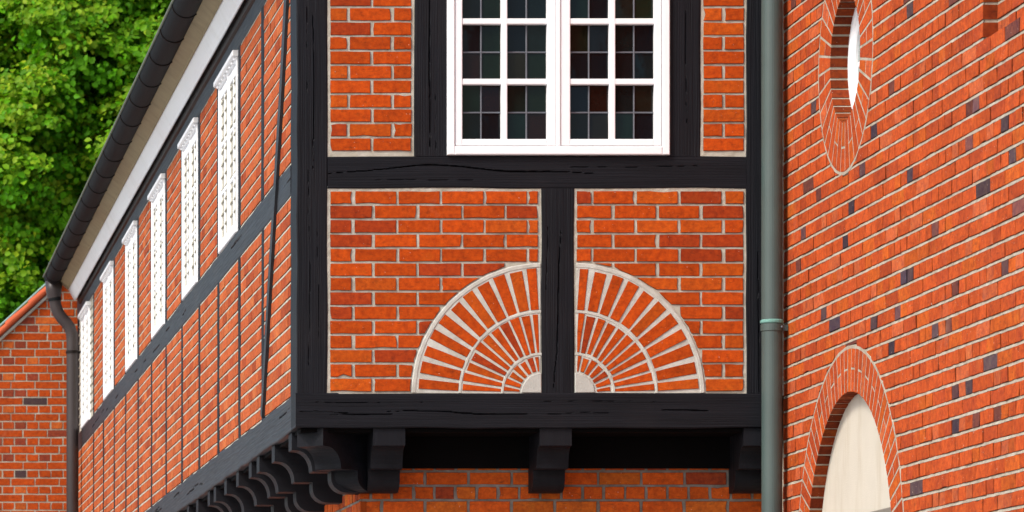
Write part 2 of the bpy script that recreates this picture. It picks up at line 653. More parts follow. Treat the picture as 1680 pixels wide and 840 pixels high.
# ------------------------------------------------------------------ timber with grain relief and drying cracks
def timber(name, parent, fr, u0, u1, v0, v1, n, depth, grain, mat, cracks=(), res=(0.008, 0.0032), seed=1, wob=0.0028, amp=0.0006, label=None):
    rng = np.random.default_rng(seed)
    along, across = (u1 - u0, v1 - v0) if grain == 'u' else (v1 - v0, u1 - u0)
    na, nc = max(2, int(along / res[0])), max(3, int(across / res[1]))
    A = np.linspace(0, along, na + 1)
    C = np.linspace(0, across, nc + 1)

    def smooth(n, k):
        kp = max(2, int(k))
        return np.interp(np.linspace(0, kp, n), np.arange(kp + 1), rng.uniform(-1, 1, kp + 1))
    H = np.zeros((na + 1, nc + 1))
    for j in range(nc + 1):
        H[:, j] = smooth(na + 1, along / 0.25) * amp
    H += (smooth(na + 1, along / 0.18)[:, None] * 0.5 + smooth(nc + 1, 3)[None, :]) * amp
    edge = np.minimum(C, across - C)
    H -= 0.003 * np.clip(1 - edge / 0.006, 0, 1)[None, :] ** 2
    for pts, wd, dp in cracks:
        pa = np.array([p[0] for p in pts])
        pc = np.array([p[1] for p in pts])
        cc = np.interp(A, pa, pc) + smooth(na + 1, along / 0.03) * 0.0012 + smooth(na + 1, along / 0.1) * 0.0015
        t = np.clip((A - pa[0]) / (pa[-1] - pa[0]), 0, 1)
        ww = wd * np.sqrt(np.maximum(np.sin(np.pi * t), 0)) * (0.75 + 0.25 * smooth(na + 1, along / 0.08))
        on = (A >= pa[0]) & (A <= pa[-1])
        prof = np.clip(1 - np.abs(C[None, :] - cc[:, None]) / np.maximum(ww[:, None], 1e-5), 0, 1)
        H -= np.where(on[:, None], dp * np.minimum(prof * 1.8, 1), 0)
    e0 = smooth(na + 1, along / 0.2) * wob
    e1 = smooth(na + 1, along / 0.2) * wob
    mb = MB()
    vs = []
    for i in range(na + 1):
        for j in range(nc + 1):
            c = C[j] + e0[i] * (1 - j / nc) + e1[i] * j / nc
            vs.append(fr(u0 + A[i], v0 + c, n + H[i, j]) if grain == 'u' else fr(u0 + c, v0 + A[i], n + H[i, j]))
    st = nc + 1
    fs = []
    flip = grain != 'u'
    for i in range(na):
        for j in range(nc):
            q = (i * st + j, (i + 1) * st + j, (i + 1) * st + j + 1, i * st + j + 1)
            fs.append(q[::-1] if flip else q)
    # skirt
    loop = [i * st for i in range(na + 1)] + [na * st + j for j in range(1, nc + 1)] + [i * st + nc for i in range(na - 1, -1, -1)] + [j for j in range(nc - 1, 0, -1)]
    b = len(vs)
    for k in loop:
        p = Vector(vs[k])
        d = (p - fr.O).dot(fr.N)
        vs.append(p - fr.N * (d - (n - depth)))
    m = len(loop)
    for k in range(m):
        q = (loop[k], b + k, b + (k + 1) % m, loop[(k + 1) % m])
        fs.append(q[::-1] if flip else q)
    fs.append(tuple(range(b + m - 1, b - 1, -1)) if not flip else tuple(range(b, b + m)))
    mb.add(vs, fs)
    return obj(name, mb, mat, parent, label=label)


# ================================================================== ground
g = MB()
g.add([(-300, -300, 0), (300, -300, 0), (300, 300, 0), (-300, 300, 0)], [(0, 1, 2, 3)])
go = obj('ground', g, 'ground', None, loc=(0, 0, 0))
go['kind'] = 'structure'

# ================================================================== half-timbered house
HT = thing('half_timbered_house', 'half-timbered house with black timbers, red brick infill and jettied upper storey', 'house', (0, 0, 0))
WEND = 16.9                                     # far end of the long side wall
Z_SB, Z_ST = fz(702), fz(645.5)                 # sill beam bottom, top
Z_MB, Z_MT = fz(308.5), fz(256.5)               # middle rail bottom, top
Z_TB, Z_TT = 5.465, 5.70                        # top plate

# ---- front timbers
timber('corner_post', HT, FRONT, 0.0, fx(537), Z_ST + 0.001, Z_TB, 0.0, 0.262, 'v', 'tz', seed=3, cracks=[
    ([(0.05, 0.055), (0.6, 0.062), (1.1, 0.05)], 0.0022, 0.006), ([(0.9, 0.075), (1.5, 0.08), (2.0, 0.07)], 0.0028, 0.010),
    ([(0.2, 0.10), (0.8, 0.098)], 0.0016, 0.005), ([(1.4, 0.045), (1.9, 0.05)], 0.0016, 0.005)])
timber('sill_beam', HT, FRONT, -0.006, XR - 0.02, Z_SB, Z_ST, 0.006, 0.20, 'u', 'tx', seed=5, cracks=[
    ([(0.0, 0.072), (0.12, 0.076), (0.25, 0.071)], 0.003, 0.012), ([(0.16, 0.062), (0.3, 0.064), (0.46, 0.066)], 0.0035, 0.014),
    ([(0.42, 0.078), (0.55, 0.080), (0.72, 0.074), (0.88, 0.064), (1.1, 0.066)], 0.0036, 0.014),
    ([(1.1, 0.06), (1.3, 0.068), (1.5, 0.07)], 0.002, 0.006), ([(1.72, 0.084), (1.84, 0.082), (1.95, 0.08)], 0.0045, 0.014),
    ([(0.05, 0.12), (0.6, 0.118)], 0.0015, 0.005), ([(1.0, 0.125), (1.7, 0.12)], 0.0015, 0.005)])
timber('middle_rail', HT, FRONT, fx(537.5), fx(1224), Z_MB, Z_MT, 0.0, 0.15, 'u', 'tx', seed=7, cracks=[
    ([(0.0, 0.070), (0.12, 0.078), (0.24, 0.087), (0.4, 0.104), (0.5, 0.108), (0.62, 0.100), (0.75, 0.085), (0.9, 0.077), (1.1, 0.078), (1.25, 0.07)], 0.0042, 0.016),
    ([(1.1, 0.10), (1.4, 0.098), (1.8, 0.105)], 0.0018, 0.006), ([(0.2, 0.04), (0.7, 0.035)], 0.0015, 0.004)])
timber('post', HT, FRONT, fx(888.5), fx(942), Z_ST + 0.001, Z_MB - 0.001, 0.001, 0.15, 'v', 'tz', seed=9, cracks=[
    ([(0.0, 0.052), (0.2, 0.07), (0.35, 0.078), (0.6, 0.083), (0.8, 0.09)], 0.0032, 0.014), ([(0.3, 0.02), (0.8, 0.03)], 0.0016, 0.005)])
timber('post', HT, FRONT, fx(679.5), fx(735), Z_MT + 0.001, Z_TB, 0.0, 0.15, 'v', 'tz', seed=11, cracks=[
    ([(0.0, 0.072), (0.12, 0.076), (0.3, 0.075), (0.6, 0.07), (0.95, 0.073)], 0.0036, 0.014), ([(0.0, 0.105), (0.3, 0.10)], 0.0018, 0.006)])
timber('post', HT, FRONT, fx(1096), fx(1149.5), Z_MT + 0.001, Z_TB, 0.0, 0.15, 'v', 'tz', seed=13, cracks=[
    ([(0.1, 0.09), (0.5, 0.08), (0.9, 0.085)], 0.002, 0.008)])
timber('post', HT, FRONT, fx(1224.5), fx(1281), Z_ST + 0.001, Z_TB, 0.0, 0.15, 'v', 'tz', seed=15, cracks=[
    ([(0.0, 0.058), (0.3, 0.060), (0.7, 0.052)], 0.003, 0.010)])
timber('top_plate', HT, FRONT, 0.0, XR - 0.02, Z_TB + 0.001, Z_TT, 0.004, 0.2, 'u', 'tx', seed=17, res=(0.03, 0.02))

# ---- side-wall timbers (u = -y)
rs = random.Random(4)


def slits(n, length, hgt, r):
    out = []
    for _ in range(n):
        a = r.uniform(0.02, 1) ** 0.6 * length
        if a > length - 0.2:
            continue
        c = hgt * r.uniform(0.35, 0.7)
        ln = r.uniform(0.2, 0.6)
        out.append(([(a, c), (a + ln, c + r.uniform(-0.012, 0.012))], r.uniform(0.004, 0.0065), 0.014))
    return out


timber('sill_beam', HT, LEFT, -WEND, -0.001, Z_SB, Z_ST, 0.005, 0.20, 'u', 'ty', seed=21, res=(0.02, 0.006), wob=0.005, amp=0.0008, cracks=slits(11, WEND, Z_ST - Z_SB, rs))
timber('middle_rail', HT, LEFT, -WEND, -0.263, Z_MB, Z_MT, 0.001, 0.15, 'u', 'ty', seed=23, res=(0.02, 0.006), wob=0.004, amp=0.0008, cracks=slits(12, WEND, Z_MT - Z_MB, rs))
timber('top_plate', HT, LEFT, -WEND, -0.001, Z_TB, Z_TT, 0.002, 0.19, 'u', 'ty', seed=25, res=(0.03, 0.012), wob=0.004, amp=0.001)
POSTS = [1.56 + 1.2 * k for k in range(13)]
for k, y in enumerate(POSTS[:12] + [WEND - 0.08]):
    for v0, v1, s in ((Z_ST + 0.001, Z_MB - 0.001, 0), (Z_MT + 0.001, Z_TB - 0.001, 1)):
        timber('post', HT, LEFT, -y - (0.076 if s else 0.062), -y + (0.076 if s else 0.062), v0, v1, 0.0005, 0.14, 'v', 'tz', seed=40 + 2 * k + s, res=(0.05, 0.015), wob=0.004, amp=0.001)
# the long brace that crosses both storeys' panels
bm = MB()
a0, a1 = Vector((0, 0.285, Z_TB)), Vector((0, 1.50, Z_ST + 0.01))
dv = (a1 - a0).normalized()
pv = Vector((0, dv.z, -dv.y))
N = 24
vs, fs = [], []
for i in range(N + 1):
    t = i / N
    c = a0.lerp(a1, t) + pv * (0.012 * math.sin(t * 7) + 0.02 * math.sin(math.pi * t))
    hw = 0.054 - 0.014 * t
    for s, x in ((-1, -0.015), (1, -0.015), (1, 0.1), (-1, 0.1)):
        q = c + pv * hw * s
        vs.append((x, q.y, min(max(q.z, Z_ST + 0.004), Z_TB - 0.002)))
for i in range(N):
    for j in range(4):
        fs.append((i * 4 + j, i * 4 + (j + 1) % 4, i * 4 + 4 + (j + 1) % 4, i * 4 + 4 + j))
fs += [(3, 2, 1, 0), tuple(N * 4 + j for j in range(4))]
bm.add(vs, fs)
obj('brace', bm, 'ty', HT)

# ---- front infill panels
rb = random.Random(11)
P = 1.0 / PXM
BH = 20.3 * P
budget = [300]


def panel(u0, u1, v0, v1, seed):
    mb = sheet(FRONT, u0 - 0.01, u1 + 0.01, v0 - 0.01, v1 + 0.01, -0.0052, 0.02, 0.0010, seed)
    return obj('infill_panel', mb, 'mortar', HT)


def px_rows(rows, top, pitch, types):
    """rows of (pixel intervals); returns rectangles in facade metres"""
    out = []
    for r in range(rows):
        y0 = top + pitch * r
        for a, b in types[r % len(types)]:
            out.append((fx(a), fx(b), fz(y0 + 20.3), fz(y0)))
    return out


FAN_L, FAN_R, FAN_Y = (889.5, 646.0), (942.0, 646.0), 646.0


def fan_limit(cx, side):
    rr = 216.5 * P
    cu, cv = fx(cx), fz(FAN_Y)

    def lim(v, u0, u1):
        d = v - cv
        if abs(d) >= rr:
            return (u0, u1)
        wv = math.sqrt(rr * rr - d * d)
        return (u0, min(u1, cu - wv)) if side < 0 else (max(u0, cu + wv), u1)
    return lim


front_rest = MB()
PL = panel(fx(538), fx(888), Z_ST, Z_MB, 1)
PR = panel(fx(943), fx(1224), Z_ST, Z_MB, 2)
PUL = panel(fx(538), fx(679), Z_MT, Z_TB, 3)
PUR = panel(fx(1150), fx(1224), Z_MT, Z_TB, 4)
rows_L = [[(542.3, 576.8), (582.5, 650.2), (654.3, 721.7), (726, 793), (796.8, 864), (867.5, 882.5)],
          [(542, 610), (614.8, 683), (687.6, 756.5), (760.3, 827.8), (831.7, 882.7)]]
rows_R = [[(946.5, 969.4), (973.8, 1040.5), (1045, 1112), (1116.7, 1184.3), (1190, 1219.5)],
          [(947.2, 1003), (1008.5, 1076), (1081.8, 1147.7), (1152.5, 1219.3)]]
for par, rows, cx, side in ((PL, rows_L, FAN_L[0], -1), (PR, rows_R, FAN_R[0], 1)):
    lim = fan_limit(cx, side)
    items = []
    for a, b, c, d in px_rows(14, 313.9, 23.66, rows):
        j = rb.uniform(-0.0018, 0.0018)
        q = clip_slices(a + (j if a > fx(rows[0][0][0]) + 0.01 else 0), b + rb.uniform(-0.0015, 0.0015), c, d, lim)
        if q:
            items.append(q)
    r, n = bricks_out(par, FRONT, items, 'front', rb, 0.0008, -0.03, 0.0022)
    budget[0] -= n
    merge(front_rest, r)
rows_UL = [[(542, 569.5), (574.4, 641.4), (646.5, 674.7)], [(542, 608), (612.8, 674.7)]]
rows_UR = [[(1154.5, 1184.7), (1189.6, 1220.3)], [(1154.5, 1220.5)]]
for par, rows in ((PUL, rows_UL), (PUR, rows_UR)):
    items = [rect10(a + rb.uniform(-.0015, .0015), b + rb.uniform(-.0015, .0015), c, d) for a, b, c, d in px_rows(14, 13.2 - 4 * 23.75, 23.75, rows)]
    r, n = bricks_out(par, FRONT, items, 'front', rb, 0.0008, -0.03, 0.0022)
    budget[0] -= n
    merge(front_rest, r)

# fans: wedge bricks set in a quarter circle around a cement hub
for par, (cx, cy), side in ((PL, FAN_L, -1), (PR, FAN_R, 1)):
    cu, cv = fx(cx), fz(cy)

    def pol(r, a):
        return (cu + side * r * P * math.cos(a), cv + r * P * math.sin(a))
    items = []
    for r0, r1, n, j0, j1 in ((37.5, 62.5, 7, 1.5, 1.9), (68.5, 131.5, 11, 1.7, 2.3), (138.0, 205.5, 11, 2.2, 4.9)):
        for i in range(n):
            da = R(90) / n
            a0, a1 = da * i + rb.uniform(-.006, .006), da * (i + 1) + rb.uniform(-.006, .006)
            if i == 0:
                a0 = R(0.3) + 2.5 / r1
            if i == n - 1:
                a1 = R(90) - 4.5 / r1
            rr0, rr1 = r0 + rb.uniform(-.8, .8), r1 + rb.uniform(-2.5, 0.8)
            rm = (rr0 + rr1) / 2
            jm = (j0 + j1) / 2
            q = [pol(rr0, a0 + j0 / rr0), pol(rm, a0 + jm / rm), pol(rr1, a0 + j1 / rr1), pol(rr1, a1 - j1 / rr1), pol(rm, a1 - jm / rm), pol(rr0, a1 - j0 / rr0)]
            if i == n - 1:              # keep clear of the post
                lim_u = cu + side * 5 * P
                q = [((min(u, lim_u) if side < 0 else max(u, lim_u)), v) for u, v in q]
            if side < 0:
                q = q[::-1]
            items.append(q)
    r, n = bricks_out(par, FRONT, items, 'front', rb, 0.0012, -0.03, 0.0016, name='wedge_brick', jit=0.0008)
    merge(front_rest, r)
    mb = MB()                            # lime pointing between the wedges, nearly flush
    n = 30
    vs, fs = [], []
    rads = [30, 60, 95, 130, 165, 200, 213]
    for i in range(n + 1):
        for rr in rads:
            u, v = pol(rr, R(0.4) + R(89.0) * i / n)
            if abs(u - cu) < 3 * P:
                u = cu + side * 3 * P
            vs.append(FRONT(u, v, -0.0020 + rb.uniform(-.0007, .0007)))
    m_ = len(rads)
    for i in range(n):
        for j in range(m_ - 1):
            q = (i * m_ + j, (i + 1) * m_ + j, (i + 1) * m_ + j + 1, i * m_ + j + 1)
            fs.append(q if side < 0 else q[::-1])
    mb.add(vs, fs)
    obj('fan_bed', mb, 'lime', par)
    # raised mortar ribs: three arcs, slightly proud of the bed
    for k, (ra, rw) in enumerate(((65.3, 2.6), (134.8, 2.7), (210.6, 4.2))):
        mb = MB()
        n = 26
        vs, fs = [], []
        for i in range(n + 1):
            a = R(0.6) + (R(89.2) - R(0.6)) * i / n
            wv = rb.uniform(-0.5, 0.5)
            for rr, h in ((ra - rw + wv, -0.004), (ra - rw * .6 + wv, 0.0008), (ra + rw * .6 + wv, 0.0008), (ra + rw + wv, -0.004)):
                u, v = pol(rr, a)
                vs.append(FRONT(u, v, h + rb.uniform(-.0004, .0004)))
        for i in range(n):
            for j in range(3):
                q = (i * 4 + j, i * 4 + 4 + j, i * 4 + 5 + j, i * 4 + 1 + j)
                fs.append(q if side < 0 else q[::-1])
        mb.add(vs, fs)
        obj('mortar_rib', mb, 'lime', par)
    hub = MB()
    pts = [(cu + side * 1.2 * P, cv + 1.5 * P)] + [pol(34.5 + rb.uniform(-.5, .5), R(3) + R(85) * i / 10) for i in range(11)]
    if side < 0:
        pts = pts[::-1]
    hub.slab(FRONT, pts, 0.004, -0.03, 0.003, None)
    obj('cement_hub', hub, 'cement', par)

# ---- ground-floor wall below the overhang
GW_TOP = 3.05
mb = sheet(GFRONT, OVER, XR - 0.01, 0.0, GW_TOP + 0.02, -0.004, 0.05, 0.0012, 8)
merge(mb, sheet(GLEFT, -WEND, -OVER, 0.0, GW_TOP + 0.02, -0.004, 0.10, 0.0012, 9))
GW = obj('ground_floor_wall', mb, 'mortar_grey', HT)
rg = random.Random(5)
items = []
pz = 0.0688
zt = 3.0315                                      # top of the first full course in view
for r in range(-1, 44):
    v1 = zt - pz * r
    v0 = v1 - 0.0575
    if v0 < 0:
        break
    v1 = min(v1, GW_TOP + 0.012)
    if r % 2 == 0:
        iv = fill(OVER, XR - 0.02, 0.1935, 0.0125, 0.0965, rg)
        ivl = fill(-WEND, -OVER, 0.1935, 0.0125, 0.05, rg)
    else:
        iv = fill(OVER, XR - 0.02, 0.0885, 0.0125, 0.045, rg)
        ivl = fill(-WEND, -OVER, 0.0885, 0.0125, 0.0, rg)
    items += [rect10(a, b, v0, v1) for a, b in iv]
    items += [(GLEFT, rect10(a, b, v0, v1), 0.0, -0.03) for a, b in ivl if a > -9]
r, n = bricks_out(GW, GFRONT, items, 'ground', rg, 0.0, -0.03, 0.002, limit=70)
budget[0] -= n
merge(front_rest, r)

# ---- side-wall infill (one mortar sheet behind, bricks bay by bay)
mb = sheet(LEFT, -WEND, -0.2, Z_ST - 0.02, Z_TB + 0.02, -0.0100, 0.06, 0.001, 12)
rj = random.Random(62)
for z0, z1 in ((Z_ST, Z_MB), (Z_MT, Z_TB)):
    pitch = (z1 - z0 - 0.006) / 14
    for q in range(15):
        v = z0 + 0.009 + pitch * q
        bed_joint(mb, LEFT, -WEND, -0.25, v - 0.0128, v + 0.0003, -0.0010, -0.0045, -0.011, rj, 0.09)
SIDE = obj('side_wall', mb, 'mortar', HT)
rl = random.Random(21)
edges = [0.262] + [y for p in POSTS[:12] for y in (p - 0.062, p + 0.062)] + [WEND - 0.16]
bays = [(edges[i], edges[i + 1]) for i in range(0, len(edges), 2)]
near, items = [], []
for k, (ya, yb) in enumerate(bays):
    for zone, (z0, z1) in enumerate(((Z_ST, Z_MB), (Z_MT, Z_TB))):
        if zone == 1 and k >= 2 and k % 2 == 0:
            continue                              # a window fills this bay
        m = 14
        pitch = (z1 - z0 - 0.006) / m
        for rr in range(m):
            v0 = z0 + 0.009 + pitch * rr
            v1 = v0 + pitch - 0.0125
            off = (0.0, 0.1)[rr % 2] + rl.uniform(-0.01, 0.01)
            for a, b in fill(-yb + 0.012, -ya - 0.012, 0.193, 0.007, max(off, 0), rl, 0.003):
                pl = rect10(a, b, v0, v1)
                (near if (k == 0 and zone == 0) else items).append(pl)
r, n = bricks_out(SIDE, LEFT, near, 'left', rl, 0.0, -0.03, 0.003, limit=max(0, budget[0]))
merge(r, bricks_out(SIDE, LEFT, items, 'left', rl, 0.0, -0.03, 0.003, limit=0, jit=0.0016)[0])
merge(r, front_rest)
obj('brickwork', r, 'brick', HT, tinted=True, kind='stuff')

# ---- jetty: soffit boards, wall plate, brackets
mb = MB()
mb.fbox(FRONT, OVER - 0.03, XR - 0.02, GW_TOP, Z_SB - 0.02, -0.5, -0.315)
obj('wall_plate', mb, 'jetty_shade', HT)
mb = MB()
mb.fbox(LEFT, -WEND, -0.51, GW_TOP, Z_SB - 0.02, -0.5, -0.315)
obj('wall_plate', mb, 'jetty_shade', HT)
mb = MB()
mb.fbox(FRONT, 0.02, XR - 0.02, Z_SB - 0.018, Z_SB - 0.001, -0.5, -0.03)
obj('soffit_boards', mb, 'jetty_shade', HT)
mb = MB()
mb.fbox(LEFT, -WEND, -0.51, Z_SB - 0.018, Z_SB - 0.001, -0.5, -0.03)
obj('soffit_boards', mb, 'jetty_shade', HT)


def bracket_profile(k=1.0):
    pts = [(0.008, 0.0), (0.008, -0.081), (0.030, -0.083)]
    for i in range(1, 8):
        t = R(90) * i / 7
        pts.append((0.030 + 0.075 * math.sin(t), -0.180 + 0.097 * math.cos(t)))
    pts += [(0.108, -0.184), (0.195, -0.184), (0.195, -0.215)]
    for i in range(1, 8):
        t = R(90) * i / 7
        pts.append((0.275 - 0.080 * math.cos(t), -0.215 - 0.070 * math.sin(t)))
    pts += [(0.37, -0.285), (0.37, 0.0)]
    return [(a * k, b) for a, b in pts]


def bracket(origin, inward, side, k=1.0, wdt=0.15, z=Z_SB - 0.001):
    o, i_, s_ = Vector(origin), Vector(inward), Vector(side)
    poly = [o + i_ * a + Vector((0, 0, z + b)) - s_ * wdt / 2 for a, b in bracket_profile(k)]
    mb = MB()
    mb.prism(poly, s_ * wdt)
    return mb


first = None
for px in (612, 885.5, 1220):
    x = fx(px) + 0.077
    if first is None:
        first = obj('corbel_bracket', bracket((x, 0, 0), (0, 1, 0), (1, 0, 0)), 'tz', HT, loc=(x, 0, Z_SB))
    else:
        dup(first, HT, (x, 0, Z_SB))
s2 = math.sqrt(0.5)
obj('corner_bracket', bracket((0.069 - 0.008, 0.060 - 0.008, 0), (s2, s2, 0), (s2, -s2, 0), 1.40, 0.155), 'tx', HT, loc=(0.06, 0.05, Z_SB))
ys = [0.288, 1.056, 1.79, 2.19, 2.87, 3.545, 4.18, 4.56, 5.31, 5.94, 6.62, 7.02, 7.70, 8.40]
first = None
for y in ys:
    y += 0.07
    if first is None:
        first = obj('corbel_bracket', bracket((0, y, 0), (1, 0, 0), (0, -1, 0), 1.0, 0.14), 'tx', HT, loc=(0, y, Z_SB))
    else:
        dup(first, HT, (0, y, Z_SB))


# ---- windows
def lights():
    cols = [(758, 822), (832, 897), (935, 999), (1009, 1073)]
    rows = [(229, 139.5), (130, 40.5), (31, -58.5)]
    return [((a - 915.5) * P, (b - 915.5) * P, (255 - r0) * P, (255 - r1) * P) for r0, r1 in rows for a, b in cols]


WW, WH = 182.5 * P, 348 * P
rw = random.Random(8)


def build_window(fr, u, v, fine, sink=0.0, hood=0.0):
    """frame, two sashes, panes and lead; u, v = bottom centre on the wall plane"""
    f2 = Frame(fr(u, v, -sink), fr.U, fr.V)
    org = fr(u, v)
    mb = MB()
    t = 12.5 * P
    mb.bev(f2, -WW, -WW + t, 0.0, WH, -0.06, 0.020)
    mb.bev(f2, WW - t, WW, 0.0, WH, -0.06, 0.020)
    mb.bev(f2, -WW + t, WW - t, 0.0, t * 1.1, -0.06, 0.022)
    mb.bev(f2, -WW + t, WW - t, WH - t, WH, -0.06, 0.020)
    mb.bev(f2, -0.010, 0.010, t * 1.1, WH - t, -0.06, 0.019)
    mb.fbox(f2, -WW + 0.01, WW - 0.01, 0.01, WH - 0.01, -0.12, -0.055)
    win = obj('window', mb, 'white', HT, loc=org)
    L = lights()
    for s in (0, 1):
        mb = MB()
        us = [q for q in L if (q[0] + q[1] < 0) == (s == 0)]
        a0, a1 = (-WW + t + 0.0025, -0.0115) if s == 0 else (0.0115, WW - t - 0.0025)
        b0, b1 = t * 1.1 + 0.003, WH - t - 0.003
        l0, l1 = min(q[0] for q in us), max(q[1] for q in us)
        d0, d1 = min(q[2] for q in us), max(q[3] for q in us)
        mb.bev(f2, a0, l0, b0, b1, -0.04, 0.0135, 0.003)
        mb.bev(f2, l1, a1, b0, b1, -0.04, 0.0135, 0.003)
        mb.bev(f2, l0 - .001, l1 + .001, b0 + .001, d0, -0.04, 0.0125, 0.003)
        mb.bev(f2, l0 - .001, l1 + .001, d1, b1 - .001, -0.04, 0.0125, 0.003)
        m0, m1 = sorted(q[1] for q in us)[0], sorted(q[0] for q in us)[-1]
        mb.bev(f2, m0, m1, d0 - .002, d1 + .002, -0.04, 0.0105, 0.003)
        zs = sorted(set(round(q[3], 5) for q in us))[:-1]
        zb = sorted(set(round(q[2], 5) for q in us))[1:]
        for za, zc in zip(zs, zb):
            mb.bev(f2, l0 - .002, l1 + .002, za, zc, -0.04, 0.0095, 0.003)
        obj('sash', mb, 'white', win, loc=org)
    for q in L:
        hu, hv = (q[0] + q[1]) / 2, (q[2] + q[3]) / 2
        if fine:
            for a, b, c, d in ((q[0], hu, q[2], hv), (hu, q[1], q[2], hv), (q[0], hu, hv, q[3]), (hu, q[1], hv, q[3])):
                mb = MB()
                tu, tv = rw.uniform(-.003, .003), rw.uniform(-.003, .003)
                o_ = 0.004
                lo = [(a - o_, c - o_), (b + o_, c - o_), (b + o_, d + o_), (a - o_, d + o_)]
                nn = [-0.022 - tu - tv, -0.022 + tu - tv, -0.022 + tu + tv, -0.022 - tu + tv]
                vs = [f2(x, y, n - 0.004) for (x, y), n in zip(lo, nn)] + [f2(x, y, n) for (x, y), n in zip(lo, nn)]
                mb.add(vs, [(3, 2, 1, 0), (4, 5, 6, 7), (0, 1, 5, 4), (1, 2, 6, 5), (2, 3, 7, 6), (3, 0, 4, 7)])
                obj('pane', mb, GLASS[rw.choice([0, 0, 0, 1, 1, 2, 2, 3, 4, 4, 5, 6, 6, 7])], win)
        else:
            mb = MB()
            mb.fbox(f2, q[0] - .004, q[1] + .004, q[2] - .004, q[3] + .004, -0.020, -0.003)
            obj('pane', mb, 'sky_pane', win)
        if not fine:                      # too flat to show from along the wall
            continue
        mb = MB()
        wl = 0.0036
        mb.bev(f2, hu - wl, hu + wl, q[2] - .003, q[3] + .003, -0.03, (-0.0135 if fine else -0.018), 0.0018)
        mb.bev(f2, q[0] - .003, q[1] + .003, hv - wl, hv + wl, -0.03, (-0.0145 if fine else -0.019), 0.0018)
        obj('lead_came', mb, 'lead', win)
    # hood with dentils
    mb = MB()
    mb.bev(f2, -WW - 0.026, WW + 0.026, WH - 0.012, WH + 0.018, -0.03, 0.044 + hood, 0.004)
    nd = 8
    for i in range(nd):
        c = -WW + 0.04 + (2 * WW - 0.08) * i / (nd - 1)
        mb.bev(f2, c - 0.018, c + 0.018, WH - 0.027, WH - 0.0122, 0.015 + hood, 0.032 + hood, 0.003)
    obj('hood', mb, 'white', win)
    return win


build_window(FRONT, fx(915.5), fz(255) + 0.001, True)
WH_SIDE = WH
WH = Z_TB - 0.03 - Z_MT
src_win = None
for k in range(2, 13, 2):
    if k >= len(bays):
        break
    ya, yb = bays[k]
    yc = (ya + yb) / 2
    if src_win is None:
        sc_lights = lights
        f_ = WH / WH_SIDE

        def lights(_l=sc_lights, _f=f_):
            return [(a, b, c * _f, d * _f) for a, b, c, d in _l()]
        src_win = build_window(LEFT, -yc, Z_MT + 0.001, False, 0.012)
        src_loc = Vector(WL[src_win.name])
    else:
        loc = LEFT(-yc, Z_MT + 0.001)
        wcopy = dup(src_win, HT, loc)
        for ch in list(src_win.children):
            dup(ch, wcopy, Vector(loc) + (WL[ch.name] - src_loc))

# ---- cornice under the eaves
mb = MB()
mb.prism([(-0.003, -0.05, 5.556), (-0.018, -0.05, 5.562), (-0.024, -0.05, 5.585), (-0.024, -0.05, 5.62), (-0.003, -0.05, 5.640)], (0, 16.45, 0))
obj('moulding', mb, 'brown', HT)  # dark moulding, widened to draw in the shadow band above the timber
mb = MB()
mb.prism([(-0.004, -0.08, 5.655), (-0.036, -0.08, 5.625), (-0.047, -0.08, 5.583), (-0.053, -0.08, 5.583), (-0.075, -0.08, 5.618), (-0.105, -0.08, 5.676), (-0.105, -0.08, 5.72), (-0.004, -0.08, 5.72)], (0, 16.48, 0))
obj('cove_board', mb, 'cove', HT)
mb = MB()
mb.prism([(-0.1055, -0.10, 5.680), (-0.108, -0.10, 5.672), (-0.115, -0.10, 5.672), (-0.118, -0.10, 5.682), (-0.205, -0.10, 5.752), (-0.205, -0.10, 5.785), (-0.1055, -0.10, 5.74)], (0, 16.50, 0))
obj('soffit_board', mb, 'soffit', HT)
mb = MB()
mb.prism([(-0.20, -0.15, 5.82), (XR - 0.002, -0.15, 7.80), (XR - 0.002, -0.15, 7.86), (-0.23, -0.15, 5.87)], (0, 17.0, 0))
obj('roof', mb, 'tile', HT)
mb = MB()
mb.prism([(0.01, 0.02, Z_TT + 0.002), (XR - 0.01, 0.02, Z_TT + 0.002), (XR - 0.01, 0.02, 7.76), (0.01, 0.02, 5.96)], (0, 0.1, 0))
obj('gable_wall', mb, 'mortar', HT)

# ================================================================== rain gutter with its brown downpipe
GY1 = 16.42
GT = thing('rain_gutter', 'dark brown rain gutter under the eaves, with swan-neck downpipe at its far end', 'gutter', (-0.235, 8, 5.70))
GX, GZ, GR = -0.235, 5.785, 0.075
mb = MB()
n = 18
vs, fs = [], []
for y in (-0.16, GY1):
    for i in range(n + 1):
        t = math.pi + math.pi * i / n
        vs.append((GX + GR * math.cos(t), y, GZ + GR * math.sin(t)))
    for i in range(n, -1, -1):
        t = math.pi + math.pi * i / n
        vs.append((GX + (GR - .005) * math.cos(t), y, GZ + (GR - .005) * math.sin(t)))
m = 2 * (n + 1)
for i in range(m):
    fs.append((i, (i + 1) % m, m + (i + 1) % m, m + i))
for b in (0, m):
    for i in range(n):
        q = (b + i, b + m - 1 - i, b + m - 2 - i, b + i + 1)
        fs.append(q)
mb.add(vs, fs)
for y in (-0.16, GY1 - 0.004):                      # closed ends
    mb.prism([(GX + (GR - .002) * math.cos(math.pi + math.pi * i / n), y, GZ + (GR - .002) * math.sin(math.pi + math.pi * i / n)) for i in range(n + 1)], (0, 0.004, 0))
trough = obj('trough', mb, 'gutter', GT, smooth=False)
mb = MB()
mb.tube([(GX - GR - 0.004, -0.165, GZ + 0.004), (GX - GR - 0.004, GY1 + 0.004, GZ + 0.004)], 0.008, 8)
obj('rim', mb, 'bead', GT)
first = None
